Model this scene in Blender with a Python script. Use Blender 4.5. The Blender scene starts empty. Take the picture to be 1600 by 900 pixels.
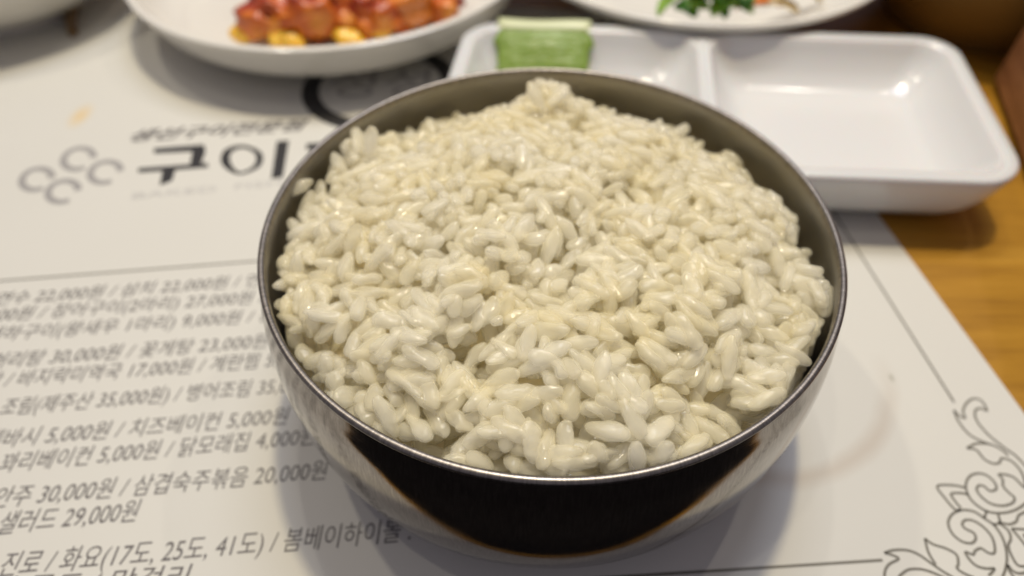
import bpy, bmesh, math, random
import numpy as np
from mathutils import Vector, Matrix, Euler, noise as mnoise

# ---------------------------------------------------------------- camera, world, lamps, exposure (lengths are written in centimetres)
CM = 0.01
scene = bpy.context.scene
COL = scene.collection
TH, FPX, RIM_Z = math.radians(48.36), 1040.0, 4.5
CAMP = (-0.672, -9.193, 12.893)
cam_d = bpy.data.cameras.new('camera')
cam = bpy.data.objects.new('camera', cam_d); COL.objects.link(cam); scene.camera = cam
cam.location = [c * CM for c in CAMP]
cam.rotation_euler = (math.pi / 2 - TH, math.radians(0.1), 0)
cam_d.sensor_width = 36; cam_d.lens = FPX / 1600 * 36
cam_d.clip_start = 0.005; cam_d.clip_end = 20
cam_d.dof.use_dof = True
cam_d.dof.focus_distance = 0.097
cam_d.dof.aperture_fstop = 10.5

world = bpy.data.worlds.new('World'); scene.world = world; world.use_nodes = True
world.node_tree.nodes['Background'].inputs[0].default_value = (0.87, 0.81, 0.95, 1)
world.node_tree.nodes['Background'].inputs[1].default_value = 0.20

def lamp(name, loc, size, energy, color, target=(0, 3, 0)):
    d = bpy.data.lights.new(name, 'AREA'); d.shape = 'DISK'; d.size = size * CM
    d.energy = energy; d.color = color
    o = bpy.data.objects.new(name, d); COL.objects.link(o)
    o.location = [c * CM for c in loc]
    v = Vector(target) - Vector(loc)
    o.rotation_euler = v.to_track_quat('-Z', 'Y').to_euler()
    return o
lamp('ceiling_lamp', (3, 17, 66), 3.6, 1.75, (1.0, 0.85, 0.56))
lamp('ceiling_lamp', (-34, 30, 75), 3.0, .80, (1.0, 0.90, 0.74))
lamp('ceiling_lamp', (38, 34, 78), 2.0, .45, (1.0, 0.90, 0.78))
lamp('ceiling_lamp', (-8, 34, 84), 1.6, .40, (1.0, 0.92, 0.80))
lamp('ceiling_lamp', (-20, -4, 80), 1.6, .28, (1.0, 0.92, 0.80))
lamp('ceiling_panel', (8, 33, 80), 34, 2.4, (0.80, 0.85, 1.0))

scene.view_settings.view_transform = 'Standard'
scene.view_settings.look = 'None'
scene.view_settings.exposure = 0.26
scene.view_settings.gamma = 1.0
scene.cycles.use_denoising = True
scene.cycles.max_bounces = 16
scene.cycles.diffuse_bounces = 11
scene.cycles.volume_bounces = 14
scene.cycles.transparent_max_bounces = 14
scene.cycles.transmission_bounces = 12
scene.cycles.sample_clamp_indirect = 6.0

rnd = random.Random(11)
nrs = np.random.RandomState(5)

# ---------------------------------------------------------------- helpers
def un(u, v, z=0.0):
    """point of the plane at height z seen at pixel (u, v) of the 1600x900 photograph"""
    x, y = (u - 800) / FPX, -(v - 450) / FPX
    d = (x, math.cos(TH) + math.sin(TH) * y, -math.sin(TH) + math.cos(TH) * y)
    t = (CAMP[2] - z) / (-d[2])
    return (CAMP[0] + d[0] * t, CAMP[1] + d[1] * t)

def tag(o, label=None, cat=None, group=None, kind=None):
    if label: o['label'] = label
    if cat: o['category'] = cat
    if group: o['group'] = group
    if kind: o['kind'] = kind
    return o

def mesh_obj(name, verts, faces, mat=None, parent=None, smooth=True):
    me = bpy.data.meshes.new(name)
    me.from_pydata([tuple(c * CM for c in v) for v in verts], [], faces)
    me.validate(); me.update()
    if smooth: me.polygons.foreach_set('use_smooth', [True] * len(me.polygons))
    if mat: me.materials.append(mat)
    o = bpy.data.objects.new(name, me); COL.objects.link(o)
    if parent: o.parent = parent
    return o

def empty(name, loc=(0, 0, 0)):
    o = bpy.data.objects.new(name, None); COL.objects.link(o)
    o.location = [c * CM for c in loc]; o.empty_display_size = 0.01
    return o

def lathe(name, prof, n, mat, parent=None, center=(0, 0), wob=0.0):
    """closed profile (r, z) pairs revolved about the vertical axis; r == 0 ends collapse to a pole"""
    verts, faces, rows = [], [], []
    for (r, z) in prof:
        if r < 1e-6:
            rows.append([len(verts)]); verts.append((center[0], center[1], z))
        else:
            row = []
            for k in range(n):
                a = 2 * math.pi * k / n
                rr = r * (1 + wob * math.sin(3 * a + 1) + wob * .6 * math.sin(5 * a))
                row.append(len(verts)); verts.append((center[0] + rr * math.cos(a), center[1] + rr * math.sin(a), z))
            rows.append(row)
    for a, b in zip(rows, rows[1:]):
        if len(a) == 1 and len(b) == 1: continue
        for k in range(n):
            k2 = (k + 1) % n
            if len(a) == 1: faces.append((a[0], b[k], b[k2]))
            elif len(b) == 1: faces.append((a[k], b[0], a[k2]))
            else: faces.append((a[k], b[k], b[k2], a[k2]))
    return mesh_obj(name, verts, faces, mat, parent)

def smooth_path(pts, sub=8, closed=False):
    """Catmull-Rom through the points"""
    out = []
    P = [np.array(p, float) for p in pts]
    n = len(P)
    for i in range(n if closed else n - 1):
        if closed: p0, p1, p2, p3 = P[i - 1], P[i], P[(i + 1) % n], P[(i + 2) % n]
        else: p0, p1, p2, p3 = P[max(i - 1, 0)], P[i], P[i + 1], P[min(i + 2, n - 1)]
        for k in range(sub):
            t = k / sub
            out.append(.5 * ((2 * p1) + (-p0 + p2) * t + (2 * p0 - 5 * p1 + 4 * p2 - p3) * t * t + (-p0 + 3 * p1 - 3 * p2 + p3) * t ** 3))
    if not closed: out.append(P[-1])
    return out

def ribbon_mesh(paths, w, z):
    """flat strokes of width w lying at height z"""
    verts, faces = [], []
    for p in paths:
        p = [np.array(q[:2], float) for q in p]
        base = len(verts)
        for i, q in enumerate(p):
            d = p[min(i + 1, len(p) - 1)] - p[max(i - 1, 0)]
            d = d / (np.linalg.norm(d) + 1e-9); nn = np.array([-d[1], d[0]])
            verts.append((*(q + nn * w / 2), z)); verts.append((*(q - nn * w / 2), z))
        for i in range(len(p) - 1):
            a = base + 2 * i; faces.append((a, a + 1, a + 3, a + 2))
    return verts, faces

def tube_mesh(path, rad, n=8):
    verts, faces = [], []
    P = [Vector(p) for p in path]
    for i, q in enumerate(P):
        d = (P[min(i + 1, len(P) - 1)] - P[max(i - 1, 0)]).normalized()
        s = d.cross(Vector((0, 0, 1)))
        if s.length < 1e-4: s = Vector((1, 0, 0))
        s.normalize(); u = s.cross(d)
        r = rad[i] if isinstance(rad, (list, tuple)) else rad
        for k in range(n):
            a = 2 * math.pi * k / n
            verts.append(tuple(q + s * (r * math.cos(a)) + u * (r * math.sin(a))))
    for i in range(len(P) - 1):
        for k in range(n):
            k2 = (k + 1) % n
            faces.append((i * n + k, i * n + k2, (i + 1) * n + k2, (i + 1) * n + k))
    faces.append(tuple(range(n))); faces.append(tuple(reversed(range((len(P) - 1) * n, len(P) * n))))
    return verts, faces

def rrect(hx, hy, r, n=8):
    """rounded rectangle outline, counter-clockwise, 4*(n+1) points"""
    r = min(r, hx - 1e-3, hy - 1e-3); out = []
    for (sx, sy, a0) in ((1, 1, 0), (-1, 1, 90), (-1, -1, 180), (1, -1, 270)):
        for k in range(n + 1):
            a = math.radians(a0 + 90 * k / n)
            out.append((sx * (hx - r) + r * math.cos(a), sy * (hy - r) + r * math.sin(a)))
    return out

# ---------------------------------------------------------------- materials
class NT:
    def __init__(self, name):
        self.m = bpy.data.materials.new(name); self.m.use_nodes = True
        self.t = self.m.node_tree; self.n = self.t.nodes; self.b = self.n['Principled BSDF']
    def node(self, ty, **kw):
        n = self.n.new(ty)
        for k, v in kw.items():
            if k.startswith('_'): setattr(n, k[1:], v)
            else: n.inputs[k.replace('__', ' ')].default_value = v
        return n
    def link(self, a, b): self.t.links.new(a, b)
    def coord(self, scale=(1, 1, 1), rot=(0, 0, 0), which='Object'):
        tc = self.node('ShaderNodeTexCoord'); mp = self.node('ShaderNodeMapping')
        mp.inputs['Scale'].default_value = scale; mp.inputs['Rotation'].default_value = rot
        self.link(tc.outputs[which], mp.inputs['Vector']); return mp.outputs['Vector']
    def noise(self, vec, scale, detail=4, rough=.5, dist=0):
        n = self.node('ShaderNodeTexNoise', Scale=scale, Detail=detail, Roughness=rough, Distortion=dist)
        self.link(vec, n.inputs['Vector']); return n.outputs['Fac']
    def ramp(self, fac, stops, interp='LINEAR'):
        r = self.node('ShaderNodeValToRGB'); cr = r.color_ramp; cr.interpolation = interp
        while len(cr.elements) < len(stops): cr.elements.new(.5)
        for e, (p, c) in zip(cr.elements, stops):
            e.position = p; e.color = (*c, 1) if len(c) == 3 else c
        self.link(fac, r.inputs['Fac']); return r.outputs['Color']
    def mix(self, fac, a, b, mode='MIX'):
        m = self.node('ShaderNodeMix', _data_type='RGBA', _blend_type=mode)
        for sock, v in ((m.inputs[0], fac), (m.inputs[6], a), (m.inputs[7], b)):
            if hasattr(v, 'links'): self.link(v, sock)
            elif isinstance(v, (int, float)): sock.default_value = v
            else: sock.default_value = (*v, 1)
        return m.outputs[2]
    def math(self, op, a, b=0.0, clamp=False):
        m = self.node('ShaderNodeMath', _operation=op, _use_clamp=clamp)
        for i, v in enumerate((a, b)):
            if hasattr(v, 'links'): self.link(v, m.inputs[i])
            else: m.inputs[i].default_value = v
        return m.outputs[0]
    def bump(self, h, strength, dist):
        b = self.node('ShaderNodeBump', Strength=strength, Distance=dist)
        self.link(h, b.inputs['Height']); self.link(b.outputs[0], self.b.inputs['Normal']); return b
    def set(self, **kw):
        for k, v in kw.items():
            s = self.b.inputs[k.replace('__', ' ')]
            if hasattr(v, 'links'): self.link(v, s)
            elif isinstance(v, tuple) and len(v) == 3 and s.type == 'RGBA': s.default_value = (*v, 1)
            else: s.default_value = v

def m_plain(name, col, rough=.4, **kw):
    n = NT(name); n.set(Base__Color=col, Roughness=rough, **kw); return n.m

def m_rice():
    """moist translucent grain: thin milky skin, scattering flesh, wet sheen"""
    n = NT('cooked_rice'); v = n.coord(which='Object')
    geo = n.node('ShaderNodeNewGeometry'); oi = n.node('ShaderNodeObjectInfo')
    rn = n.math('FRACT', n.math('ADD', geo.outputs['Random Per Island'], oi.outputs['Random']))
    wp = n.node('ShaderNodeNewGeometry').outputs['Position']
    patch = n.ramp(n.noise(wp, 75, 3, .55), [(.38, (0, 0, 0)), (.62, (1, 1, 1))])
    f = n.math('ADD', n.math('MULTIPLY', rn, .35), n.math('MULTIPLY', patch, .65))
    c = n.mix(f, (1.0, 0.918, 0.62), (1.0, 0.958, 0.80))
    n.n.remove(n.b)
    h = n.math('ADD', n.noise(v, 800, 2, .5), n.math('MULTIPLY', n.noise(v, 2600, 1, .5), .22))
    b = n.node('ShaderNodeBump', Strength=1.0, Distance=.00022); n.link(h, b.inputs['Height'])
    di = n.node('ShaderNodeBsdfDiffuse'); n.link(c, di.inputs['Color'])
    tl = n.node('ShaderNodeBsdfTranslucent'); n.link(c, tl.inputs['Color'])
    tp = n.node('ShaderNodeBsdfTransparent')
    gl = n.node('ShaderNodeBsdfGlossy', Roughness=.075); n.link(b.outputs[0], gl.inputs['Normal'])
    fr = n.node('ShaderNodeFresnel', IOR=1.35); n.link(b.outputs[0], fr.inputs['Normal'])
    def mix(f, a, bb):
        m = n.node('ShaderNodeMixShader')
        if hasattr(f, 'links'): n.link(f, m.inputs[0])
        else: m.inputs[0].default_value = f
        n.link(a, m.inputs[1]); n.link(bb, m.inputs[2]); return m.outputs[0]
    skin = mix(.5, di.outputs[0], tl.outputs[0])
    lw = n.node('ShaderNodeLayerWeight', Blend=.35)
    body = mix(n.math('ADD', n.math('MULTIPLY', lw.outputs['Facing'], .20), .66), skin, tp.outputs[0])
    out = n.n['Material Output']
    front = n.math('MULTIPLY', fr.outputs[0], n.math('SUBTRACT', 1.0, geo.outputs['Backfacing']))
    n.link(mix(n.math('MINIMUM', front, .35), body, gl.outputs[0]), out.inputs[0])
    vo = n.node('ShaderNodeVolumeScatter', Density=560.0); vo.inputs['Color'].default_value = (1.0, .955, .745, 1)
    n.link(vo.outputs[0], out.inputs['Volume'])
    return n.m

def m_steel(name, rough=.16, base=(.56, .545, .52), streak=.5, soil=True):
    n = NT(name)
    tc = n.node('ShaderNodeTexCoord'); sp = n.node('ShaderNodeSeparateXYZ'); n.link(tc.outputs['Object'], sp.inputs[0])
    ang = n.math('ARCTAN2', sp.outputs['Y'], sp.outputs['X'])
    cb = n.node('ShaderNodeCombineXYZ')
    # spun brushing: long along the turn, fine up the wall
    n.link(n.math('MULTIPLY', ang, .35), cb.inputs[0]); n.link(n.math('MULTIPLY', sp.outputs['Z'], 60), cb.inputs[1])
    n.link(n.math('MULTIPLY', sp.outputs['X'], 0.4), cb.inputs[2])
    s1 = n.noise(cb.outputs[0], 60, 5, .7)
    v = n.coord(which='Object')
    blotch = n.noise(v, 90, 5, .6, .4)
    speck = n.noise(v, 900, 3, .6)
    scr = n.coord((30, 30, 900), (0.5, .35, 0)); sc = n.noise(scr, 8, 2, .6)
    scl = n.ramp(sc, [(.60, (0, 0, 0)), (.66, (1, 1, 1))])
    col = n.mix(n.math('MULTIPLY', s1, .5), base, tuple(c * .72 for c in base))
    if soil:
        vb = n.node('ShaderNodeCombineXYZ'); n.link(n.math('MULTIPLY', ang, 26), vb.inputs[0]); n.link(n.math('MULTIPLY', sp.outputs['Z'], 120), vb.inputs[1])
        st = n.noise(vb.outputs[0], 2.2, 6, .75, .8)
        col = n.mix(n.ramp(st, [(.42, (0, 0, 0)), (.72, (.75, .75, .75))]), col, tuple(c * .42 for c in base))
        fs = n.node('ShaderNodeCombineXYZ'); n.link(n.math('MULTIPLY', ang, 140), fs.inputs[0]); n.link(n.math('MULTIPLY', sp.outputs['Z'], 260), fs.inputs[1])
        col = n.mix(n.ramp(n.noise(fs.outputs[0], 1.0, 4, .7), [(.40, (0, 0, 0)), (.68, (.9, .9, .9))]), col, tuple(c * .5 for c in base))
    if soil: col = n.mix(n.ramp(speck, [(.68, (0, 0, 0)), (.76, (.5, .5, .5))]), col, (.2, .17, .14))
    r = n.math('ADD', n.math('MULTIPLY', n.ramp(blotch, [(.4, (0, 0, 0)), (.7, (1, 1, 1))]), .07), rough)
    r = n.math('ADD', r, n.math('MULTIPLY', scl, .08))
    n.set(Base__Color=col, Metallic=1.0, Roughness=r)
    n.bump(n.math('ADD', n.math('MULTIPLY', s1, streak), n.math('MULTIPLY', speck, .15)), .25, .00003 if soil else .0001)
    return n.m

def m_paper():
    n = NT('coated_menu_paper')
    tc = n.node('ShaderNodeTexCoord'); sp = n.node('ShaderNodeSeparateXYZ'); n.link(tc.outputs['Object'], sp.inputs[0])
    v = n.coord(which='Object')
    def blob(cx, cy, r0, r1, sx=1, sy=1):
        dx = n.math('MULTIPLY', n.math('SUBTRACT', sp.outputs['X'], cx * CM), sx)
        dy = n.math('MULTIPLY', n.math('SUBTRACT', sp.outputs['Y'], cy * CM), sy)
        d = n.math('SQRT', n.math('ADD', n.math('MULTIPLY', dx, dx), n.math('MULTIPLY', dy, dy)))
        return d, dx, dy
    # soft brown ring band in the paper colour, strongest on its lower right
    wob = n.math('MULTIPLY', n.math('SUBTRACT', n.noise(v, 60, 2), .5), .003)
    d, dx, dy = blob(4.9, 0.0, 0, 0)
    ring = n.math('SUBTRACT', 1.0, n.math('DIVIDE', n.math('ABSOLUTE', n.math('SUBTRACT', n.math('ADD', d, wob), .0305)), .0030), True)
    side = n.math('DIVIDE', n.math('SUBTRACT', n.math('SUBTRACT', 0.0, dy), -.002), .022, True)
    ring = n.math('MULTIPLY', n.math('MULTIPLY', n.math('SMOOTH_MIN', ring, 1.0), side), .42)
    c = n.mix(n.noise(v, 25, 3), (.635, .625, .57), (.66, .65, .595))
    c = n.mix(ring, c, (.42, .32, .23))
    # yellow drip mark
    d2, _, _ = blob(-15.2, 10.0, 0, 0, 1.6, .8)
    s2 = n.math('MULTIPLY', n.math('SUBTRACT', 1.0, n.math('DIVIDE', d2, .0065), True), .75)
    c = n.mix(s2, c, (.72, .50, .18))
    d3, _, _ = blob(8.05, -.55, 0, 0, 1.5, .7)
    c = n.mix(n.math('MULTIPLY', n.math('SUBTRACT', 1.0, n.math('DIVIDE', d3, .0011), True), .7), c, (.25, .25, .17))
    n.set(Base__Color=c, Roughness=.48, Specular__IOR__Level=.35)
    n.bump(n.math('ADD', n.noise(v, 30, 3), n.math('MULTIPLY', n.noise(v, 1500, 2), .03)), .45, .0008)
    return n.m

def m_wood(name, dark, mid, light, scale, rot=(0, 0, 0), rough=.38):
    n = NT(name)
    v = n.coord(scale, rot)
    f = n.noise(v, 1.0, 6, .62, .6)
    f2 = n.noise(v, 7.0, 3, .6, .2)
    f = n.math('ADD', n.math('MULTIPLY', f, .75), n.math('MULTIPLY', f2, .25))
    c = n.ramp(f, [(.32, dark), (.5, mid), (.68, light)])
    n.set(Base__Color=c, Roughness=rough, Specular__IOR__Level=.4)
    n.bump(f, .15, .0004)
    return n.m

MAT = dict(
    rice=m_rice(),
    steel_out=m_steel('spun_steel_outside', .07, (.35, .315, .285)),
    steel_in=m_steel('spun_steel_inside', .42, (.33, .315, .295), .7, False),
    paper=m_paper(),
    ink=m_plain('grey_print', (.115, .105, .105), .5),
    ink_black=m_plain('black_print', (.025, .024, .026), .45),
    ink_pale=m_plain('pale_grey_print', (.33, .32, .31), .5),
    ink_faint=m_plain('faint_grey_print', (.50, .49, .47), .5),
    ink_frame=m_plain('warm_grey_print', (.17, .16, .13), .5),
    table=m_wood('yellow_oak_table', (.27, .125, .013), (.40, .20, .020), (.49, .26, .032), (9, 95, 60)),
    box=m_wood('reddish_brown_box_wood', (.17, .07, .03), (.30, .14, .065), (.40, .20, .095), (30, 30, 160), (.5, 0.2, .3), .45),
    ceramic=m_plain('cream_glazed_ceramic', (.73, .705, .635), .16, Coat__Weight=.4, Coat__Roughness=.06),
    melamine=m_plain('white_melamine', (.69, .69, .68), .2, Coat__Weight=.3, Coat__Roughness=.08, Subsurface__Weight=.15, Subsurface__Scale=.003),
    pot=m_plain('olive_brown_stoneware', (.28, .19, .06), .35),
    floor=m_plain('dark_floor', (.018, .015, .013), .8),
)

# ---------------------------------------------------------------- the setting: table and floor
def build_table():
    x0, x1, y0, y1, h, r = -70, 60, -6.02, 62, 3.0, .12
    prof = [(y1, 0), ] + [(y0 + r - r * math.sin(a), -r + r * math.cos(a)) for a in [math.pi / 2 * k / 5 for k in range(6)]] + [(y0, -h), (y1, -h)]
    verts, faces = [], []
    for x in (x0, x1):
        verts += [(x, y, z) for (y, z) in prof]
    m = len(prof)
    for i in range(m): faces.append((i, (i + 1) % m, m + (i + 1) % m, m + i))
    faces += [tuple(reversed(range(m))), tuple(range(m, 2 * m))]
    o = mesh_obj('table_top', verts, faces, MAT['table'], smooth=False)
    tag(o, kind='structure')
    o = mesh_obj('floor', [(-250, -250, -72), (250, -250, -72), (250, 250, -72), (-250, 250, -72)], [(0, 1, 2, 3)], MAT['floor'], smooth=False)
    tag(o, kind='structure')
build_table()

# ---------------------------------------------------------------- paper menu with its print
def build_menu():
    root = empty('paper_menu', (0, 0, 0))
    tag(root, 'large white paper menu placemat printed in grey, under the rice bowl', 'menu')
    zb, zt = .01, .045
    # outline measured on the table: right edge, front edge, far ends out of sight
    pr0, pr1 = np.array(un(1412, 400)), np.array(un(1600, 660))
    d = (pr1 - pr0) / np.linalg.norm(pr1 - pr0)
    right_front = pr1 + d * ((-6.35 - pr1[1]) / d[1]); right_back = pr0 - d * 13.2
    out = [(-31, -7.6 + 1.0), tuple(right_front), tuple(right_back), (-31.0, 14.0)]
    out = [(-31, -5.96), (right_front[0], -5.72), tuple(right_back), (-31.5, 22.5)]
    nx, ny = 60, 40
    verts, faces = [], []
    for s, z in ((0, zt), (1, zb)):
        for j in range(ny + 1):
            for i in range(nx + 1):
                u, v = i / nx, j / ny
                a = (np.array(out[0]) * (1 - u) + np.array(out[1]) * u) * (1 - v) + (np.array(out[3]) * (1 - u) + np.array(out[2]) * u) * v
                verts.append((a[0], a[1], z))
    N = (nx + 1) * (ny + 1)
    for j in range(ny):
        for i in range(nx):
            a = j * (nx + 1) + i
            faces.append((a, a + 1, a + nx + 2, a + nx + 1)); faces.append((N + a, N + a + nx + 1, N + a + nx + 2, N + a + 1))
    edge = [i for i in range(nx + 1)] + [j * (nx + 1) + nx for j in range(1, ny + 1)] + [ny * (nx + 1) + i for i in range(nx - 1, -1, -1)] + [j * (nx + 1) for j in range(ny - 1, 0, -1)]
    for k in range(len(edge)):
        a, b = edge[k], edge[(k + 1) % len(edge)]; faces.append((b, a, N + a, N + b))
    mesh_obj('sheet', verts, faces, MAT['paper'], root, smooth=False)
    zp = zt + .006

    def text_mesh(txt, shear=0.0):
        cu = bpy.data.curves.new('text', 'FONT'); cu.body = txt; cu.size = 1.0; cu.shear = shear
        cu.resolution_u = 3
        o = bpy.data.objects.new('text', cu); COL.objects.link(o)
        bpy.context.view_layer.update()
        dg = bpy.context.evaluated_depsgraph_get()
        me = bpy.data.meshes.new_from_object(o.evaluated_get(dg))
        V = np.array([v.co[:2] for v in me.vertices]); F = [tuple(p.vertices) for p in me.polygons]
        bpy.data.objects.remove(o); bpy.data.curves.remove(cu); bpy.data.meshes.remove(me)
        return V, F

    def put_text(name, txt, p0, p1, h, mat, shear=.13, bold=0.0, label=None):
        """text whose baseline runs from pixel p0 to pixel p1, h = capital height in cm"""
        V, F = text_mesh(txt, shear)
        a, b = np.array(un(*p0)), np.array(un(*p1))
        ex = (b - a); L = np.linalg.norm(ex); ex /= L; ey = np.array([-ex[1], ex[0]])
        w0, w1 = V[:, 0].min(), V[:, 0].max()
        sx = L / (w1 - w0); sy = h / .86
        vs, fs = [], []
        offs = [(0, 0)] if bold == 0 else [(dx, dy) for dx in (-bold, 0, bold) for dy in (-bold * .7, bold * .7)]
        for k, (dx, dy) in enumerate(offs):
            base = len(vs)
            for v in V:
                q = a + ex * ((v[0] - w0) * sx + dx) + ey * (v[1] * sy + dy)
                vs.append((q[0], q[1], zp + k * .0006))
            fs += [tuple(i + base for i in f) for f in F]
        o = mesh_obj(name, vs, fs, mat, root, smooth=False)
        if label: o['label'] = label
        return o

    L = [('임연수 22,000원 / 삼치 22,000원 / 연어구이', (-38, 479), (485, 441), .44),
         ('34,000원 / 장어구이(2마리) 27,000원 / 고등어', (-62, 506), (500, 467), .44),
         ('대하구이(왕새우 1마리) 9,000원 / 홍합탕', (-28, 534), (485, 498), .44),
         ('매머리탕 30,000원 / 꽃게탕 23,000원 / 알탕', (-50, 578), (500, 537), .44),
         ('탕 / 바지락미역국 17,000원 / 계란찜 5,000원', (-28, 607), (500, 568), .44),
         ('조림(제주산 35,000원) / 병어조림 35,000원', (-4, 649), (500, 610), .44),
         ('데바시 5,000원 / 치즈베이컨 5,000원', (-30, 701), (449, 662), .44),
         ('꽈리베이컨 5,000원 / 닭모래집 4,000원', (-6, 738), (492, 694), .44),
         ('안주 30,000원 / 삼겹숙주볶음 20,000원', (-14, 793), (510, 748), .44),
         ('샐러드 29,000원', (-6, 834), (213, 813), .45),
         ('진로 / 화요(17도, 25도, 41도) / 봄베이하이볼 .', (-4, 900), (640, 844), .45),
         ('/ 앱솔루트 / 막걸리', (-90, 946), (292, 919), .45)]
    for (t, p0, p1, h) in L:
        put_text('text_line', t, p0, p1, h, MAT['ink'])
    put_text('small_heading', '생선구이전문점', (203, 221), (480, 203), .60, MAT['ink'], .35, .02, 'small grey heading above the bold logo')
    put_text('latin_subtitle', 'BAKED  FISH', (205, 312), (440, 291), .33, MAT['ink_faint'], 0, 0, 'very faint widely spaced latin capitals')

    # bold brush style logo drawn stroke by stroke
    def poly(name, polys, mat, label=None, dz=0.0):
        vs, fs = [], []
        for k, pts in enumerate(polys):
            b = len(vs); q = [un(*p) for p in pts]
            vs += [(x, y, zp + .0008 * k + dz) for (x, y) in q]; fs.append(tuple(range(b, b + len(q)))[::-1])
        o = mesh_obj(name, vs, fs, mat, root, smooth=False)
        if label: o['label'] = label
        return o
    poly('logo_letter', [[(240, 233), (318, 227), (321, 237), (314, 257), (296, 259), (300, 238), (240, 241)],
                         [(215, 264), (324, 256), (325, 263), (216, 271)],
                         [(254, 264), (275, 263), (268, 284), (249, 291)]], MAT['ink_black'], 'bold black first letter of the logo')
    c = smooth_path([(379, 228), (408, 240), (405, 262), (372, 274), (346, 258), (350, 236)], 8, True)
    inner = smooth_path([(379, 233), (398, 242), (396, 260), (374, 270), (360, 256), (361, 240)], 8, True)
    vs = [(*un(*p), zp) for p in c] + [(*un(*p), zp) for p in inner]; m = len(c)
    o = mesh_obj('logo_letter', vs, [(i, m + i, m + (i + 1) % m, (i + 1) % m) for i in range(m)], MAT['ink_black'], root, smooth=False)
    o['label'] = 'bold black round stroke of the second logo letter'
    poly('logo_letter', [[(432, 222), (451, 221), (441, 279), (423, 281)]], MAT['ink_black'], 'bold black upright stroke beside the round stroke')
    poly('logo_letter', [[(478, 226), (540, 222), (538, 232), (478, 236)], [(500, 236), (512, 236), (506, 270), (492, 272)]], MAT['ink_black'], 'bold black stroke running under the bowl')
    # four open loops left of the logo
    for (cx, cy) in ((122, 249), (57, 281), (164, 270), (98, 300)):
        pts = []
        for k in range(15):
            a = math.radians(15 - 300 * k / 14); ex, ey = 24 * math.cos(a), 16 * math.sin(a)
            pts.append((cx + ex * .97 + ey * .24, cy - ex * .24 + ey * .97))
        v, f = ribbon_mesh([smooth_path([un(*p) for p in pts], 3)], .21, zp)
        mesh_obj('logo_loop', v, f, MAT['ink_pale'], root, smooth=False)
    # round dark emblem half under the plate
    cx, cy, R = -5.35, 11.85, 2.45
    v, f = ribbon_mesh([[(cx + R * math.cos(a), cy + R * math.sin(a)) for a in np.linspace(0, 2 * math.pi, 60)]], .6, zp)
    mesh_obj('round_emblem_ring', v, f, MAT['ink_black'], root, smooth=False)
    V, F = text_mesh('정성')
    V = (V - V.mean(0)) * 2.1
    mesh_obj('emblem_text', [(cx + p[0], cy + .1 + p[1], zp) for p in V], F, MAT['ink_pale'], root, smooth=False)

    # frame lines and the corner ornament
    fl = [[un(-40, 443), un(420, 408)], [un(900, 907), un(1375, 877)], [un(1240, 239), un(1487, 631)]]
    for p in fl:
        v, f = ribbon_mesh([p], .055, zp); mesh_obj('frame_line', v, f, MAT['ink_frame'], root, smooth=False)
    A = lambda pts: [(x / 2.811 + 1240, y / 2.811 + 580) for (x, y) in pts]
    B = lambda pts: [(x / 3.75 + 1440, y / 3.75 + 660) for (x, y) in pts]
    S = [A([(693, 178), (718, 203), (742, 212), (733, 182), (748, 148), (780, 127), (815, 138), (838, 180), (812, 170), (787, 180), (792, 222), (840, 282), (910, 340), (965, 380), (1020, 440)]),
         A([(693, 178), (715, 230), (765, 288), (840, 325)]),
         A([(750, 345), (790, 325), (850, 327), (900, 350), (930, 378)]),
         A([(750, 345), (790, 352), (825, 392), (865, 412), (892, 408), (903, 389), (945, 402), (985, 445), (1002, 490), (1000, 517), (950, 470), (890, 459), (906, 482), (908, 512), (935, 542), (957, 562), (948, 585), (905, 597), (855, 588), (815, 560), (792, 528), (802, 508), (825, 512), (850, 532), (877, 524), (872, 498), (840, 466), (800, 455), (762, 468), (744, 508), (760, 560), (800, 600), (850, 625), (912, 628), (972, 610), (1025, 570)]),
         A([(742, 518), (690, 507), (620, 511), (652, 562), (698, 614), (722, 612)]),
         A([(755, 548), (720, 541), (680, 546), (700, 580), (722, 606)]),
         B([(350, 570), (290, 530), (215, 522), (160, 550), (140, 600), (165, 660), (220, 705), (275, 715), (300, 690), (288, 655), (240, 630), (222, 605), (240, 580), (290, 585), (350, 625), (395, 680), (412, 740), (405, 775), (370, 770), (330, 745), (295, 762), (285, 782), (240, 767), (265, 812), (310, 850), (370, 864), (407, 862), (400, 880), (375, 905)]),
         B([(350, 570), (405, 608), (450, 670), (475, 740), (482, 810), (472, 870), (455, 915)]),
         B([(350, 570), (365, 525)]), B([(430, 545), (440, 595), (400, 607)]),
         B([(435, 590), (490, 605), (535, 590), (553, 552), (610, 523)]),
         B([(440, 600), (490, 642), (505, 690), (490, 730), (510, 790), (548, 845), (610, 850)]),
         B([(620, 637), (510, 630)]), B([(510, 630), (560, 690), (615, 760)]), B([(620, 668), (582, 668), (612, 705)]),
         B([(485, 840), (520, 880), (560, 892), (610, 880)]), B([(485, 840), (498, 880), (525, 915)]),
         A([(388, 803), (430, 791), (490, 792), (540, 812), (590, 847), (640, 882), (690, 912)]),
         A([(388, 803), (420, 812), (450, 829), (410, 852), (391, 880), (388, 915)]),
         A([(450, 908), (490, 878), (540, 874), (590, 886), (650, 912)]),
         A([(565, 740), (580, 800), (612, 855)]),
         A([(565, 740), (600, 765), (660, 785), (703, 812), (711, 850), (706, 872), (740, 895), (780, 912)])]
    v, f = ribbon_mesh([smooth_path([un(*p) for p in s], 6) for s in S], .05, zp + .001)
    o = mesh_obj('corner_ornament', v, f, MAT['ink_frame'], root, smooth=False)
    o['label'] = 'curling leaf scroll ornament printed in the corner'
build_menu()

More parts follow.
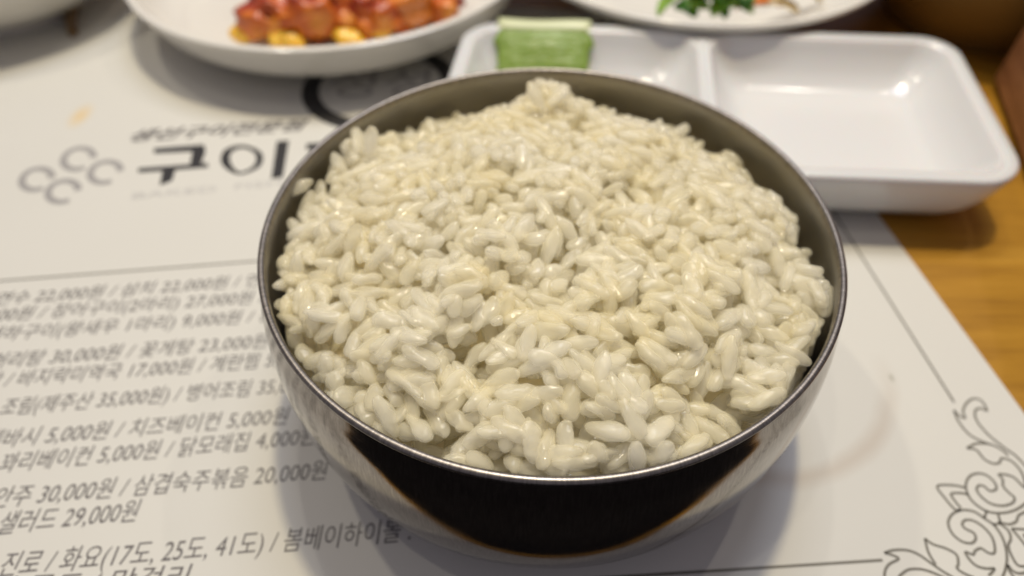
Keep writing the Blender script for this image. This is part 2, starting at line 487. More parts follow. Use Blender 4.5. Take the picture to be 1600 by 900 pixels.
# ---------------------------------------------------------------- steel bowl
RIN = 5.13
def build_bowl():
    root = empty('steel_rice_bowl', (0, 0, 0))
    tag(root, 'round brushed stainless steel bowl full of white rice, on the paper menu', 'bowl')
    z0 = .052
    outer = [(0, .25), (2.8, .20), (3.05, .08), (3.2, 0), (3.35, 0.0), (3.5, .06), (4.0, .12), (4.5, .28), (4.9, .58), (5.16, 1.0), (5.33, 1.55), (5.42, 2.2), (5.445, 2.8), (5.43, 3.35), (5.375, 3.85), (5.29, 4.2), (5.245, 4.38)]
    op = smooth_path([(r, z + z0) for r, z in outer], 5)
    op = [(max(p[0], 0), p[1]) for p in op]; op[0] = (0, op[0][1])
    lathe('outer_wall', op, 160, MAT['steel_out'], root)
    rim = [(5.245 + .0, 4.38 + z0), (5.262, 4.43 + z0), (5.255, 4.475 + z0), (5.225, 4.50 + z0), (5.175, 4.502 + z0), (5.145, 4.48 + z0), (5.135, 4.44 + z0), (5.13, 4.38 + z0)]
    lathe('rim', rim, 200, MAT['steel_rim'], root)
    inner = [(5.13, 4.38), (5.15, 4.2), (5.25, 3.8), (5.3, 3.4), (5.32, 2.8), (5.28, 2.2), (5.15, 1.6), (4.9, 1.15), (4.4, .75), (3.6, .5), (2.8, .42), (1.5, .36), (0, .36)]
    ip = smooth_path([(r, z + z0) for r, z in inner], 4); ip = [(max(p[0], 0), p[1]) for p in ip]; ip[-1] = (0, ip[-1][1])
    lathe('inner_wall', ip, 160, MAT['steel_in'], root)
MAT['steel_rim'] = m_steel('worn_steel_rim', .34, (.34, .31, .28), .9, True)
build_bowl()

# ---------------------------------------------------------------- rice
def rice_target(x, y):
    """height of the heaped rice above the table"""
    r = np.hypot(x, y); a = np.degrees(np.arctan2(y, x)) % 360
    ang = [0, 40, 90, 130, 160, 180, 205, 230, 270, 310, 340, 360]
    edge = [.95, 1.10, 1.2, 1.25, .95, .60, .60, .50, .25, .35, .60, .95]
    e = np.interp(a, ang, edge)
    top = .30
    z = top - (top + e) * np.clip(r / 5.15, 0, 1.05) ** 3.0
    z = z + .10 * np.sin(1.9 * x + .7) * np.cos(1.5 * y - .4) + .07 * np.sin(3.1 * x - 2.3 * y + 1.0) + .05 * np.sin(2.6 * x + 3.3 * y)
    # lumps and furrows seen in the photograph
    for (cx, cy, s, h) in LUMPS:
        z = z + h * np.exp(-((x - cx) ** 2 + (y - cy) ** 2) / (s * s))
    return z + RIM_Z
def at_rim(u, v, dz=0.): return un(u, v, RIM_Z + dz)
LUMPS = []
for (u, v, dz, s, h) in [(850, 165, -.1, .62, .70), (560, 235, -.5, .65, .62), (790, 275, .3, 1.2, .25), (620, 380, .2, .9, .2), (760, 400, .3, .8, .22),
                         (1170, 330, -.3, .8, .28), (1260, 450, -.5, .5, .25), (640, 510, .2, .7, .25), (940, 560, .3, .8, .2), (1060, 480, .3, .8, .18),
                         (720, 545, .1, .35, -.3), (690, 690, 0, .45, -.35), (1000, 600, .1, .35, -.30), (1120, 620, -.1, .4, -.3), (880, 420, .2, .35, -.28),
                         (470, 580, -.5, .6, -.2), (590, 650, -.4, .6, -.2), (1130, 420, 0, .35, -.25), (620, 240, -.5, .5, -.3), (480, 300, -.4, .4, .2), (830, 640, 0, .8, .2)]:
    p = at_rim(u, v, dz); LUMPS.append((p[0], p[1], s, h if v < 240 else h * .65))

def grain_geo(seed, nr, ns):
    """one cooked short grain, length 2 along x before scaling; returns verts, faces"""
    g = random.Random(seed)
    bend = g.uniform(-.10, .16); flat = g.uniform(.74, .92); taper = g.uniform(-.22, .22)
    ex = g.uniform(2.3, 3.6); notch = g.uniform(.2, .6); ph = [g.uniform(0, 6.28) for _ in range(6)]
    burst = g.uniform(.05, .15); twist = g.uniform(-.8, .8)
    grooves = [(g.uniform(0, 6.28), g.uniform(.04, .15)) for _ in range(2)]
    V = [(-1.0, 0, bend * 1.0)]
    for i in range(1, nr):
        t = -math.cos(math.pi * i / nr)
        R = (max(0, 1 - abs(t) ** ex)) ** .5 * (1 + taper * t)
        for k in range(ns):
            a = 2 * math.pi * k / ns + twist * t
            rr = R * (1 + burst * math.sin(2 * a + ph[0] + 2 * t) + burst * .8 * math.sin(3 * a + ph[1] - 3 * t) + .035 * math.sin(5 * a + ph[2]) + burst * .7 * math.sin(4 * t + ph[3]))
            # lateral grooves and the wrinkled, slightly burst skin
            for (g0, gd) in grooves: rr *= 1 - gd * math.exp(-(((a - g0 + math.pi) % (2 * math.pi) - math.pi) / .28) ** 2) * (1 - t * t)
            nv = mnoise.noise(Vector((t * 2.2 + seed * 3.1, math.cos(a) * 1.1, math.sin(a) * 1.1)))
            nv2 = mnoise.noise(Vector((t * 5.0 + seed * 1.7, math.cos(a) * 2.4 + 9, math.sin(a) * 2.4)))
            rr *= 1 + .16 * nv + .06 * nv2
            # germ notch near one tip
            da = math.cos(a - ph[4]); dn = notch * max(0, da) ** 2 * math.exp(-((t - .78) / .2) ** 2)
            rr *= 1 - dn
            V.append((t + .05 * math.sin(a + ph[5]) * (1 - t * t), rr * math.cos(a), rr * flat * math.sin(a) + bend * t * t))
    V.append((1.0, 0, bend * 1.0))
    F = [(0, 1 + (k + 1) % ns, 1 + k) for k in range(ns)]
    for i in range(nr - 2):
        for k in range(ns):
            a = 1 + i * ns + k; b = 1 + i * ns + (k + 1) % ns
            F.append((a, b, b + ns, a + ns))
    last = len(V) - 1; base = 1 + (nr - 2) * ns
    F += [(last, base + k, base + (k + 1) % ns) for k in range(ns)]
    V = np.array(V); V[:, 2] -= bend * .4
    return V, F

def build_rice():
    G = .035; XM = 5.4; N = int(2 * XM / G) + 1
    gx = np.linspace(-XM, XM, N); X, Y = np.meshgrid(gx, gx, indexing='ij')
    T = rice_target(X, Y)
    H = T - 1.05
    RR = np.hypot(X, Y); H[RR > 5.12] = 90.0
    grains = []
    def try_drop(x, y, ax, L, W, Th):
        """lowest resting height of a grain whose axis is the unit vector ax"""
        best = -9; pl = []
        for s in (-.78, -.42, 0, .42, .78):
            r = .5 * W * (1 - abs(s) ** 2.4) ** .5 * .93
            cx, cy, dz = x + ax[0] * s * L / 2, y + ax[1] * s * L / 2, ax[2] * s * L / 2
            i0, i1 = int((cx - r + XM) / G), int((cx + r + XM) / G) + 1; j0, j1 = int((cy - r + XM) / G), int((cy + r + XM) / G) + 1
            if i0 < 0 or j0 < 0 or i1 >= N or j1 >= N: return None
            dx = gx[i0:i1 + 1][:, None] - cx; dy = gx[j0:j1 + 1][None, :] - cy
            q = r * r - dx * dx - dy * dy; m = q > 0
            if not m.any(): continue
            sq = np.sqrt(np.where(m, q, 0)) * (Th / W if abs(ax[2]) < .7 else 1)
            best = max(best, float(np.where(m, H[i0:i1 + 1, j0:j1 + 1] - dz + sq, -9).max()))
            pl.append((i0, i1, j0, j1, m, sq, dz))
        return best, pl
    miss = 0; tries = 0
    while tries < 20000:
        tries += 1
        rr = 5.05 * math.sqrt(rnd.random()); aa = rnd.uniform(0, 2 * math.pi)
        x0, y0 = rr * math.cos(aa), rr * math.sin(aa)
        L = rnd.gauss(.62, .075) if rnd.random() < .92 else rnd.uniform(.38, .5); L = min(max(L, .38), .82); W = rnd.gauss(.272, .022); Th = W * rnd.uniform(.74, .92)
        best = None
        for c in range(3):
            x, y = x0 + rnd.uniform(-.12, .12), y0 + rnd.uniform(-.12, .12)
            yaw = rnd.uniform(0, 2 * math.pi)
            el = rnd.gauss(0, .42) if rnd.random() < .85 else rnd.uniform(-1.2, 1.2)
            ax = (math.cos(yaw) * math.cos(el), math.sin(yaw) * math.cos(el), math.sin(el))
            r = try_drop(x, y, ax, L, W, Th)
            if r is None: continue
            if best is None or r[0] < best[0]: best = (r[0], r[1], x, y, ax)
        if best is None or best[0] > 20: continue
        z = best[0] - rnd.uniform(.07, .18)
        tz = float(rice_target(best[2], best[3])) + (.03 + abs(nrs.randn()) * .05)
        if z > tz: continue
        for (i0, i1, j0, j1, m, sq, dz) in best[1]:
            h = H[i0:i1 + 1, j0:j1 + 1]
            np.copyto(h, np.maximum(h, z + dz + sq), where=m)
        grains.append((best[2], best[3], z, best[4], L, W, Th))
    # a few hand placed grains: up the wall at the left, standing on the highest lumps
    for (u, v, dz, yaw, el) in [(464, 292, -.25, .6, .1), (836, 150, .62, 2.2, .7), (872, 150, .5, .7, .3), (578, 222, .12, 1.2, 1.0), (1183, 345, -.2, .4, .4), (1290, 470, -.55, 1.3, .2)]:
        p = at_rim(u, v, dz)
        grains.append((p[0], p[1], RIM_Z + dz, (math.cos(yaw) * math.cos(el), math.sin(yaw) * math.cos(el), math.sin(el)), .68, .31, .26))
    # drop what is buried
    keep = []
    for g in grains:
        i, j = int((g[0] + XM) / G), int((g[1] + XM) / G)
        w = 4; patch = H[max(i - w, 0):i + w + 1, max(j - w, 0):j + w + 1]
        patch = patch[patch < 20]
        if len(patch) and g[2] + .1 < patch.min() - .42: continue
        keep.append(g)
    grains = keep
    print('rice grains', len(grains), 'rim height', RIM_Z)
    # visibility score: how much of the top surface is this grain's, seen from the camera
    cp = np.array(CAMP); sc = []
    for g in grains:
        i, j = int((g[0] + XM) / G), int((g[1] + XM) / G)
        cover = max(0, H[i, j] - g[2] - .2)
        d = np.linalg.norm(cp - np.array(g[:3]))
        sc.append(g[4] / d * 10 - cover * 6)
    order = np.argsort(sc)[::-1]
    root = empty('steamed_rice', (0, 0, 2.0))
    tag(root, 'heaped mound of glossy steamed white rice filling the steel bowl', 'rice')
    hi = []
    for k in range(14):
        V, F = grain_geo(100 + k, 20, 16)
        me = bpy.data.meshes.new('rice_grain'); me.from_pydata([(v[0] * .36 * CM, v[1] * .167 * CM, v[2] * .167 * CM) for v in V], [], F); me.update()
        me.polygons.foreach_set('use_smooth', [True] * len(me.polygons)); me.materials.append(MAT['rice']); hi.append(me)
    lo = [grain_geo(100 + k, 13, 11) for k in range(14)]
    def basis(g):
        ax = Vector(g[3]); up = Vector((0, 0, 1)) if abs(ax.z) < .95 else Vector((1, 0, 0))
        s = up.cross(ax).normalized(); u = ax.cross(s)
        roll = rnd.uniform(-.6, .6)
        s2 = s * math.cos(roll) + u * math.sin(roll); u2 = u * math.cos(roll) - s * math.sin(roll)
        return ax, s2, u2
    allv, allf, off = [], [], 0
    for rank, idx in enumerate(order):
        g = grains[idx]; ax, s, u = basis(g); vi = rnd.randrange(14)
        A = np.array([ax[:], s[:], u[:]]).T @ np.diag([g[4] / 2, g[5] / 2, g[6] / 2 * 1.1])
        if rank < 300:
            q3 = (1 / .36, 1 / .167, 1 / .167)
            M = Matrix([[A[r][c] * q3[c] for c in range(3)] + [(g[r] - (0, 0, 2.0)[r]) * CM] for r in range(3)] + [[0, 0, 0, 1]])
            o = bpy.data.objects.new('rice_grain', hi[vi]); COL.objects.link(o); o.parent = root; o.matrix_local = M
        else:
            V, F = lo[vi]
            W_ = V @ A.T + np.array(g[:3]) - np.array([0, 0, 2.0])
            allv.append(W_); allf += [tuple(i + off for i in f) for f in F]; off += len(V)
    allv = np.concatenate(allv)
    o = mesh_obj('rice_grain_mass', [tuple(v) for v in allv], allf, MAT['rice'], root); tag(o, kind='stuff')
    # packed heart of the mound
    rings, segs = 24, 72; V, F = [], []
    for i in range(rings + 1):
        r = 5.12 * i / rings
        for k in range(segs):
            a = 2 * math.pi * k / segs; x, y = r * math.cos(a), r * math.sin(a)
            V.append((x, y, float(rice_target(x, y)) - 1.0 - 2.0))
    for i in range(rings):
        for k in range(segs): F.append((i * segs + k, i * segs + (k + 1) % segs, (i + 1) * segs + (k + 1) % segs, (i + 1) * segs + k))
    b = len(V)
    for k in range(segs):
        a = 2 * math.pi * k / segs; V.append((4.6 * math.cos(a), 4.6 * math.sin(a), -.3))
    for k in range(segs): F.append((rings * segs + k, rings * segs + (k + 1) % segs, b + (k + 1) % segs, b + k))
    F.append(tuple(range(b, b + segs)))
    mesh_obj('packed_core', V, F, m_plain('packed_rice_depth', (.93, .84, .58), .6), root)
build_rice()

# ---------------------------------------------------------------- plates
def plate(name, label, cat, cx, cy, R, h, foot, mat, deep=.55, wob=0.0, steep=False):
    root = empty(name, (cx, cy, 0)); tag(root, label, cat)
    z0 = .055
    t = .28
    prof = [(0, .28), (foot - .35, .26), (foot - .2, 0), (foot, 0), (foot + .12, .22), (foot + (R - foot) * .45, .22 + (h - .2) * .30), (foot + (R - foot) * .78, .2 + (h - .2) * .68), (R - .12, h - .22), (R, h - .06), (R - .02, h + .02), (R - .14, h + .03), (R - .3, h - .07), (foot + (R - foot) * .72, .35 + (h - .2) * .66), (foot + (R - foot) * .40, .42 + (h - .2) * .30), (foot - .1, .52), (0, .50)]
    if steep:
        prof[5:8] = [(R * .815, .5), (R * .915, 1.0), (R * .975, h - .45)]
        prof[12:15] = [(R * .90, 1.15), (R * .80, .68), (foot - .1, .54)]
    p = smooth_path([(r, z + z0) for r, z in prof], 5); p = [(max(q[0], 0), q[1]) for q in p]; p[0] = (0, p[0][1]); p[-1] = (0, p[-1][1])
    # split: body with the rolled lip as a part of its own
    k0 = 8 * 5 - 3; k1 = 11 * 5
    lathe('underside', p[:k0 + 1], 128, mat, root, (0, 0), wob)
    lathe('lip', p[k0:k1 + 1], 128, mat, root, (0, 0), wob)
    lathe('well', p[k1:], 128, mat, root, (0, 0), wob)
    return root
plate('side_dish_plate', 'cream round plate of glossy red brown braised pieces with corn, behind the bowl', 'plate', -7.65, 17.85, 7.68, 2.2, 5.3, MAT['ceramic'], steep=True)
plate('side_dish_plate', 'cream round plate holding chopped green leaves, overlapping the back of the sauce dish', 'plate', 6.5, 18.75, 7.5, 2.45, 3.6, MAT['ceramic'])
plate('side_dish_plate', 'pale plate cut off by the far left corner of the photo', 'plate', -21.3, 18.2, 5.9, 2.6, 2.9, MAT['ceramic'])

# ---------------------------------------------------------------- sauce dish with two wells
def build_sauce_dish():
    root = empty('sauce_dish', (0, 0, 0))
    tag(root, 'white rectangular two well sauce dish standing behind and right of the rice bowl', 'dish')
    zt = 2.0; z0 = .055
    c = {'FL': np.array([-3.15, 4.85]), 'FR': np.array([12.5, 3.93]), 'BR': np.array([13.75, 11.45]), 'BL': np.array([-2.2, 12.6])}
    hx, hy = 7.8, 3.75
    def W(x, y):
        u, v = (x / hx + 1) / 2, (y / hy + 1) / 2
        return (c['FL'] * (1 - u) + c['FR'] * u) * (1 - v) + (c['BL'] * (1 - u) + c['BR'] * u) * v
    def ring(x0, x1, y0, y1, r, z, n=8):
        cx, cy = (x0 + x1) / 2, (y0 + y1) / 2
        return [(*W(cx + px, cy + py), z) for (px, py) in rrect((x1 - x0) / 2, (y1 - y0) / 2, r, n)]
    def loft(name, rings, cap=None, mat=MAT['melamine']):
        V, F = [], []; m = len(rings[0])
        for R_ in rings: V += R_
        for i in range(len(rings) - 1):
            for k in range(m):
                F.append((i * m + k, i * m + (k + 1) % m, (i + 1) * m + (k + 1) % m, (i + 1) * m + k))
        if cap == 'end': F.append(tuple(range((len(rings) - 1) * m, len(rings) * m)))
        if cap == 'start': F.append(tuple(reversed(range(m))))
        return mesh_obj(name, V, F, mat, root)
    # outside wall: foot, bulge, lip
    spec = [(1.55, .0, 0.9), (1.35, .0, .9), (1.0, .12, 1.0), (.6, .35, 1.1), (.3, .75, 1.15), (.13, 1.2, 1.2), (.05, 1.6, 1.2), (0, 1.86, 1.2), (.0, 1.95, 1.2), (.05, 2.0, 1.18), (.15, 2.01, 1.1)]
    loft('outer_wall', [ring(-hx + i, hx - i, -hy + i, hy - i, r, z + z0) for (i, z, r) in spec], 'start')
    # the wells
    wells = [(-hx + .25, -.16, 'left'), (-.10, hx - .25, 'right')]
    for (x0, x1, nm) in wells:
        sp = [(0, 2.0, 1.0), (.03, 1.945, .98), (.07, 1.945, .97), (.10, 1.99, .95), (.15, 1.99, .93), (.20, 1.93, .9), (.28, 1.7, .85), (.62, 1.15, .8), (.95, .80, .75), (1.2, .68, .7), (1.45, .64, .65), (1.9, .635, .5)]
        loft('well', [ring(x0 + i, x1 - i, -hy + .25 + i, hy - .25 - i, r, z + z0) for (i, z, r) in sp], 'end')
    # flat land between the lip and the wells
    bm = bmesh.new()
    def loop(pts):
        vs = [bm.verts.new([q * CM for q in p]) for p in pts]
        for a, b in zip(vs, vs[1:] + vs[:1]): bm.edges.new((a, b))
    loop(ring(-hx + .15, hx - .15, -hy + .15, hy - .15, 1.1, 2.0 + z0))
    for (x0, x1, nm) in wells: loop(ring(x0, x1, -hy + .25, hy - .25, 1.0, 2.0 + z0))
    bmesh.ops.triangle_fill(bm, use_beauty=True, use_dissolve=False, edges=bm.edges[:])
    me = bpy.data.meshes.new('rim_land'); bm.to_mesh(me); bm.free(); me.materials.append(MAT['melamine'])
    o = bpy.data.objects.new('rim_land', me); COL.objects.link(o); o.parent = root
build_sauce_dish()

# green sachet leaning on the back wall of the left well
def m_sachet():
    n = NT('green_sachet_film'); v = n.coord(which='Object')
    n.set(Base__Color=n.mix(n.noise(v, 200, 2), (.17, .27, .04), (.24, .35, .055)), Roughness=.38, Subsurface__Weight=.1, Subsurface__Scale=.002)
    n.bump(n.math('ADD', n.noise(v, 160, 3), n.noise(n.coord((60, 500, 500)), 1, 3)), .7, .0012); return n.m
def build_sachet():
    root = empty('green_sachet', (.35, 11.5, .8)); tag(root, 'small green sachet with pale crimped ends leaning in the left well of the sauce dish', 'sachet')
    mg = m_sachet(); mp = m_plain('pale_lime_film', (.58, .62, .36), .4)
    o3 = np.array([.35, 11.5, .8])
    a = np.array([-1.22, 10.7, .95]); b = np.array([1.85, 10.55, .95]); c2 = np.array([-1.20, 12.4, 2.22]); d2 = np.array([2.0, 12.2, 2.22])
    nx, ny = 16, 22; nrm = np.array([0, -.6, .8])
    def P(u, v, side):
        u0 = u; u = u + (.018 * math.sin(11 * v + 1) + .012 * math.sin(23 * v)) * (2 * u - 1)
        v = v + .012 * math.sin(7 * u + 2)
        q = (a * (1 - u) + b * u) * (1 - v) + (c2 * (1 - u) + d2 * u) * v
        u = min(max(u0, 0), 1)
        th = .18 * (math.sin(math.pi * u) ** .6) * (math.sin(math.pi * min(max((v - .06) / .88, 0), 1)) ** .5) + .02
        th *= 1 + .1 * math.sin(9 * u + 5 * v)
        return q + nrm * (th * side) - o3
    def strip(name, v0, v1, n, mat):
        V, F = [], []
        for s in (1, -1):
            for j in range(n + 1):
                for i in range(nx + 1):
                    V.append(tuple(P(i / nx, v0 + (v1 - v0) * j / n, s)))
        K = (nx + 1) * (n + 1)
        for j in range(n):
            for i in range(nx):
                q = j * (nx + 1) + i
                F.append((q, q + 1, q + nx + 2, q + nx + 1)); F.append((K + q, K + q + nx + 1, K + q + nx + 2, K + q + 1))
        E_ = [i for i in range(nx + 1)] + [j * (nx + 1) + nx for j in range(1, n + 1)] + [n * (nx + 1) + i for i in range(nx - 1, -1, -1)] + [j * (nx + 1) for j in range(n - 1, 0, -1)]
        for k in range(len(E_)):
            p, q = E_[k], E_[(k + 1) % len(E_)]; F.append((q, p, K + p, K + q))
        mesh_obj(name, V, F, mat, root)
    strip('pouch', .12, .80, 18, mg); strip('crimped_end', 0, .118, 3, mp); strip('crimped_end', .802, 1, 3, mp)
build_sachet()

# ---------------------------------------------------------------- wooden box and stoneware pot at the right
def build_box():
    root = empty('wooden_box', (17.5, 8, 0)); tag(root, 'reddish brown wooden cutlery box cut off at the right edge of the photo', 'box')
    A = np.array([16.25, 11.9]); B = np.array([13.75, 3.2]); d = (B - A) / np.linalg.norm(B - A); n = np.array([-d[1], d[0]]); 
    if n[0] < 0: n = -n
    o2 = np.array([17.5, 8.0]); L = np.linalg.norm(B - A); h = 9.0; t = .7; w = 9.0
    def slab(name, s0, s1, q0, q1, z0, z1, bev=.08):
        bm = bmesh.new(); vs = []
        for z in (z0, z1):
            for (s, q) in ((s0, q0), (s1, q0), (s1, q1), (s0, q1)):
                p = A + d * s + n * q - o2; vs.append(bm.verts.new((p[0] * CM, p[1] * CM, z * CM)))
        for f in ((0, 1, 2, 3), (7, 6, 5, 4), (0, 4, 5, 1), (1, 5, 6, 2), (2, 6, 7, 3), (3, 7, 4, 0)): bm.faces.new([vs[i] for i in f])
        bmesh.ops.recalc_face_normals(bm, faces=bm.faces[:])
        bmesh.ops.bevel(bm, geom=bm.edges[:], offset=bev * CM, segments=2, affect='EDGES', profile=.5)
        me = bpy.data.meshes.new(name); bm.to_mesh(me); bm.free(); me.materials.append(MAT['box'])
        o = bpy.data.objects.new(name, me); COL.objects.link(o); o.parent = root
    slab('side_panel', 0, L, 0, t, .25, h); slab('side_panel', 0, L, w - t, w, .25, h)
    slab('end_panel', .02, t, t + .01, w - t - .01, .25, h - .03); slab('end_panel', L - t, L - .02, t + .01, w - t - .01, .25, h - .03)
    slab('bottom_board', t + .02, L - t - .02, t + .02, w - t - .02, .3, .9)
    for (s, q) in ((.3, .3), (L - 1.3, .3), (.3, w - 1.3), (L - 1.3, w - 1.3)): slab('foot', s, s + 1, q, q + 1, 0.0, .249, .03)
build_box()
plate('stoneware_pot', 'olive brown stoneware bowl cut off at the far right corner', 'bowl', 17.9, 17.2, 5.6, 4.2, 3.3, MAT['pot'])

# ---------------------------------------------------------------- food on the far plates
def m_glaze():
    n = NT('red_brown_glaze'); v = n.coord(which='Object')
    f = n.noise(v, 48, 3, .55, .3)
    c = n.ramp(f, [(.30, (.09, .008, .004)), (.44, (.34, .035, .005)), (.55, (.60, .14, .008)), (.70, (.74, .30, .02))])
    n.set(Base__Color=c, Roughness=.42, Coat__Weight=.2, Coat__Roughness=.2)
    n.bump(n.noise(v, 220, 3), .4, .001); return n.m
def lump_mesh(seed, nr=14, ns=18, rough=.16):
    g = random.Random(seed); ph = [g.uniform(0, 6.28) for _ in range(8)]; V = [(0, 0, -1)]
    for i in range(1, nr):
        t = math.pi * i / nr
        for k in range(ns):
            a = 2 * math.pi * k / ns
            r = 1 + rough * math.sin(2 * a + ph[0] + 1.5 * t) + rough * .7 * math.sin(3 * a - 2 * t + ph[1]) + rough * .5 * math.sin(5 * a + 4 * t + ph[2]) + rough * .4 * math.sin(7 * t + ph[3])
            V.append((r * math.sin(t) * math.cos(a), r * math.sin(t) * math.sin(a), -r * math.cos(t)))
    V.append((0, 0, 1)); F = [(0, 1 + (k + 1) % ns, 1 + k) for k in range(ns)]
    for i in range(nr - 2):
        for k in range(ns):
            a = 1 + i * ns + k; b = 1 + i * ns + (k + 1) % ns; F.append((a, b, b + ns, a + ns))
    last = len(V) - 1; base = 1 + (nr - 2) * ns
    F += [(last, base + k, base + (k + 1) % ns) for k in range(ns)]
    return V, F
def lump(name, label, cat, group, loc, size, rot, mat, seed, rough=.22):
    V, F = lump_mesh(seed, 20, 26, rough=rough)
    if rough > .1: V = [tuple(c * (1 + .22 * mnoise.noise(Vector(v) * 2.6 + Vector((seed, 0, 0)))) for c in v) for v in V]
    M = Euler(rot).to_matrix()
    vs = [tuple(M @ Vector((v[0] * size[0], v[1] * size[1], v[2] * size[2]))) for v in V]
    o = mesh_obj(name, vs, F, mat); o.location = [c * CM for c in loc]
    return tag(o, label, cat, group)
GL = m_glaze()
CORN = m_plain('corn_yellow', (.85, .52, .05), .3, Subsurface__Weight=.3, Subsurface__Scale=.002)
CORNP = m_plain('orange_sauce_coating', (.66, .20, .02), .25, Coat__Weight=.5)
zf = 1.0
chunks = [((425, 30), (1.25, .9, .7), 'leftmost glossy dark red braised piece, beside the bare side of the plate'),
          ((490, 28), (1.2, .9, .9), 'reddish braised piece just above two yellow kernels at the front of the plate'),
          ((545, 15), (1.1, .9, .85), 'dark brown braised piece in the middle of the pile'),
          ((590, 30), (1.0, .8, .7), 'rust brown braised piece left of the brightest corn kernel'),
          ((640, 12), (1.25, .85, .8), 'bright orange braised piece right of the brightest corn kernel'),
          ((690, 4), (1.0, .8, .6), 'dark crimson braised piece at the right end of the pile'),
          ((455, -22), (1.5, 1.2, 1.2), 'large dark braised piece at the back left of the pile'),
          ((540, -30), (1.5, 1.2, 1.3), 'large brown braised piece at the back middle of the pile'),
          ((630, -32), (1.5, 1.2, 1.1), 'large orange brown braised piece at the back right of the pile')]
for i, (p, s, lab) in enumerate(chunks):
    q = un(p[0], p[1], zf + .5)
    lump('braised_piece', lab, 'food', 'braised pieces piled on the left plate', (q[0], q[1], zf + .25 + s[2] * .6), s, (rnd.uniform(-.4, .4), rnd.uniform(-.4, .4), rnd.uniform(0, 3)), GL if i not in (4,) else CORNP, 40 + i)
corn = [((384, 48), 'corn kernel lying alone at the left tip of the pile'), ((440, 58), 'pale corn kernel at the front left of the plate'), ((455, 62), 'corn kernel tucked at the front below the red piece'),
        ((540, 50), 'corn kernel between the front middle pieces'), ((548, 62), 'pale corn kernel nearest the front rim, middle of the plate'), ((592, 42), 'brightest yellow corn kernel at the front right'), ((515, 38), 'small corn kernel half buried in sauce'), ((398, 30), 'corn kernel behind the leftmost one')]
for i, (p, lab) in enumerate(corn):
    q = un(p[0], p[1], zf + .2)
    lump('corn_kernel', lab, 'corn', 'corn kernels on the left plate', (q[0], q[1] - .05, zf + .22), (.55, .44, .34), (rnd.uniform(-.5, .5), rnd.uniform(-.5, .5), rnd.uniform(0, 3)), CORN, 70 + i, .06)

LEAF = m_plain('fresh_green_leaf', (.22, .42, .05), .35, Subsurface__Weight=.2, Subsurface__Scale=.002)
LEAFD = m_plain('deep_green_leaf', (.09, .25, .03), .35)
RED = m_plain('orange_pepper', (.62, .16, .02), .3); CREAM = m_plain('cream_slice', (.74, .60, .34), .35)
def leaf(label, p, z, L, W_, rot, mat, name='green_leaf', cat='leaf', group='chopped green leaves on the right plate'):
    V, F = [], []; n, m = 10, 6
    for i in range(n + 1):
        t = i / n; w = W_ * math.sin(math.pi * min(.96, .06 + t * .92)) ** .7
        for j in range(m + 1):
            s = j / m * 2 - 1
            V.append(((t - .5) * L, s * w / 2, .18 * L * math.sin(math.pi * t) + .12 * W_ * abs(s) + .05 * math.sin(9 * t + 5 * s)))
    K = len(V); V += [(x, y, z_ - .05) for (x, y, z_) in V]
    for i in range(n):
        for j in range(m):
            a = i * (m + 1) + j; F.append((a, a + m + 1, a + m + 2, a + 1)); F.append((K + a, K + a + 1, K + a + m + 2, K + a + m + 1))
    E_ = [j for j in range(m + 1)] + [i * (m + 1) + m for i in range(1, n + 1)] + [n * (m + 1) + j for j in range(m - 1, -1, -1)] + [i * (m + 1) for i in range(n - 1, 0, -1)]
    for k in range(len(E_)): a, b = E_[k], E_[(k + 1) % len(E_)]; F.append((a, b, K + b, K + a))
    M = Euler(rot).to_matrix(); o = mesh_obj(name, [tuple(M @ Vector(v)) for v in V], F, mat)
    q = un(p[0], p[1], z); o.location = (q[0] * CM, q[1] * CM, z * CM)
    return tag(o, label, cat, group)
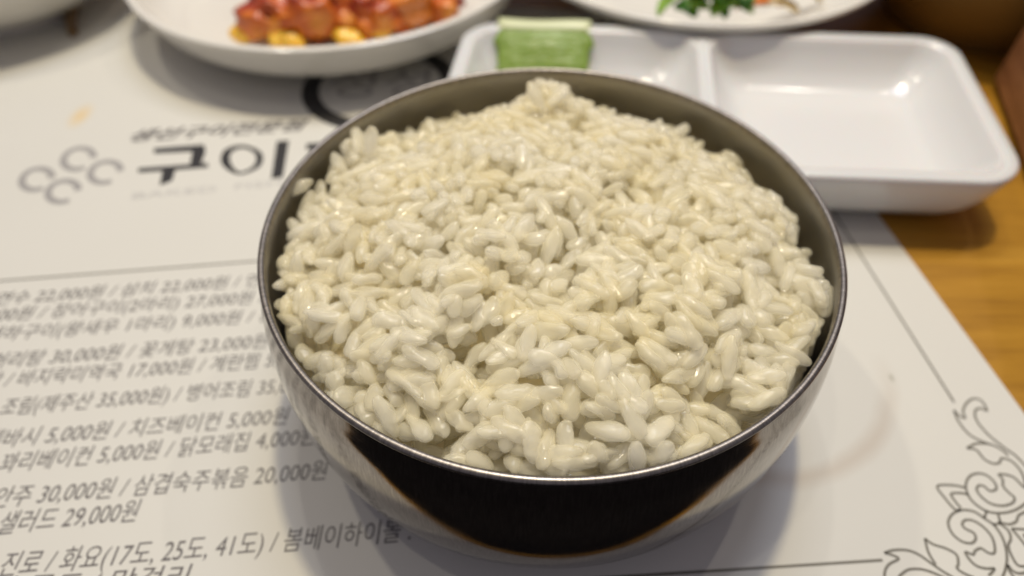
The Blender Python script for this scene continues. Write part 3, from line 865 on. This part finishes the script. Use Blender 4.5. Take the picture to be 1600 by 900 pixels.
greens = [((1050, 4), 1.7, 1.3, .7, .5, 0, 'small bright leaf at the left tip of the greens'), ((1070, 12), 1.6, 1.1, .6, 2.2, 1, 'small dark leaf low at the left of the greens'),
          ((1082, 2), 1.9, 1.5, .8, 1.2, 0, 'bright leaf over the low dark leaf at left'), ((1098, 14), 1.6, 1.2, .6, .1, 0, 'bright leaf lowest in the middle of the greens'),
          ((1108, 3), 2.0, 1.4, .8, 2.8, 1, 'dark leaf in the middle of the greens'), ((1122, 14), 1.6, 1.1, .6, 1.7, 1, 'small dark leaf low right of the middle'),
          ((1134, 5), 1.9, 1.5, .8, .7, 0, 'bright leaf right of the middle of the greens'), ((1152, 13), 1.6, 1.1, .6, 2.5, 0, 'small bright leaf low at the right of the greens'),
          ((1164, 3), 1.8, 1.4, .7, 1.4, 1, 'dark leaf at the right end beside the orange strip'), ((1075, -12), 2.3, 1.9, 1.0, .3, 0, 'large leaf at the back left of the greens'),
          ((1115, -14), 2.5, 2.0, 1.1, 1.1, 1, 'large leaf at the back middle of the greens'), ((1150, -12), 2.3, 1.9, 1.0, 2.3, 0, 'large leaf at the back right of the greens')]
for (p, z, L_, W_, yaw, dk, lab) in greens:
    leaf(lab, (p[0], p[1] + 5), z, L_, W_, (rnd.uniform(-.5, .5), rnd.uniform(-.4, .4), yaw), LEAFD if dk else LEAF)
leaf('orange strip right of the green leaves', (1184, 12), 1.6, 1.9, .6, (.1, .1, .3), RED, 'orange_pepper_strip', 'vegetable', 'pale and orange strips on the right plate')
leaf('pale cream strip at the right end of the food', (1235, 6), 1.6, 2.6, 1.1, (-.2, .1, .3), CREAM, 'pale_vegetable_strip', 'vegetable', 'pale and orange strips on the right plate')
leaf('pale cream strip under the orange strip', (1206, 16), 1.5, 1.8, .8, (0, 0, 2.9), CREAM, 'pale_vegetable_strip', 'vegetable', 'pale and orange strips on the right plate')

# brown scrap lying on the menu at the far left
pts = smooth_path([(*un(134, -8), .35), (*un(120, 14), .30), (*un(113, 34), .22), (*un(116, 58), .18)], 5)
V, F = tube_mesh(pts, [.30 - .008 * i for i in range(len(pts))], 10)
tag(mesh_obj('dried_strip', V, F, m_plain('brown_dried_food', (.20, .12, .05), .5)), 'brown curved strip of dried food lying on the menu at the far left', 'food scrap')
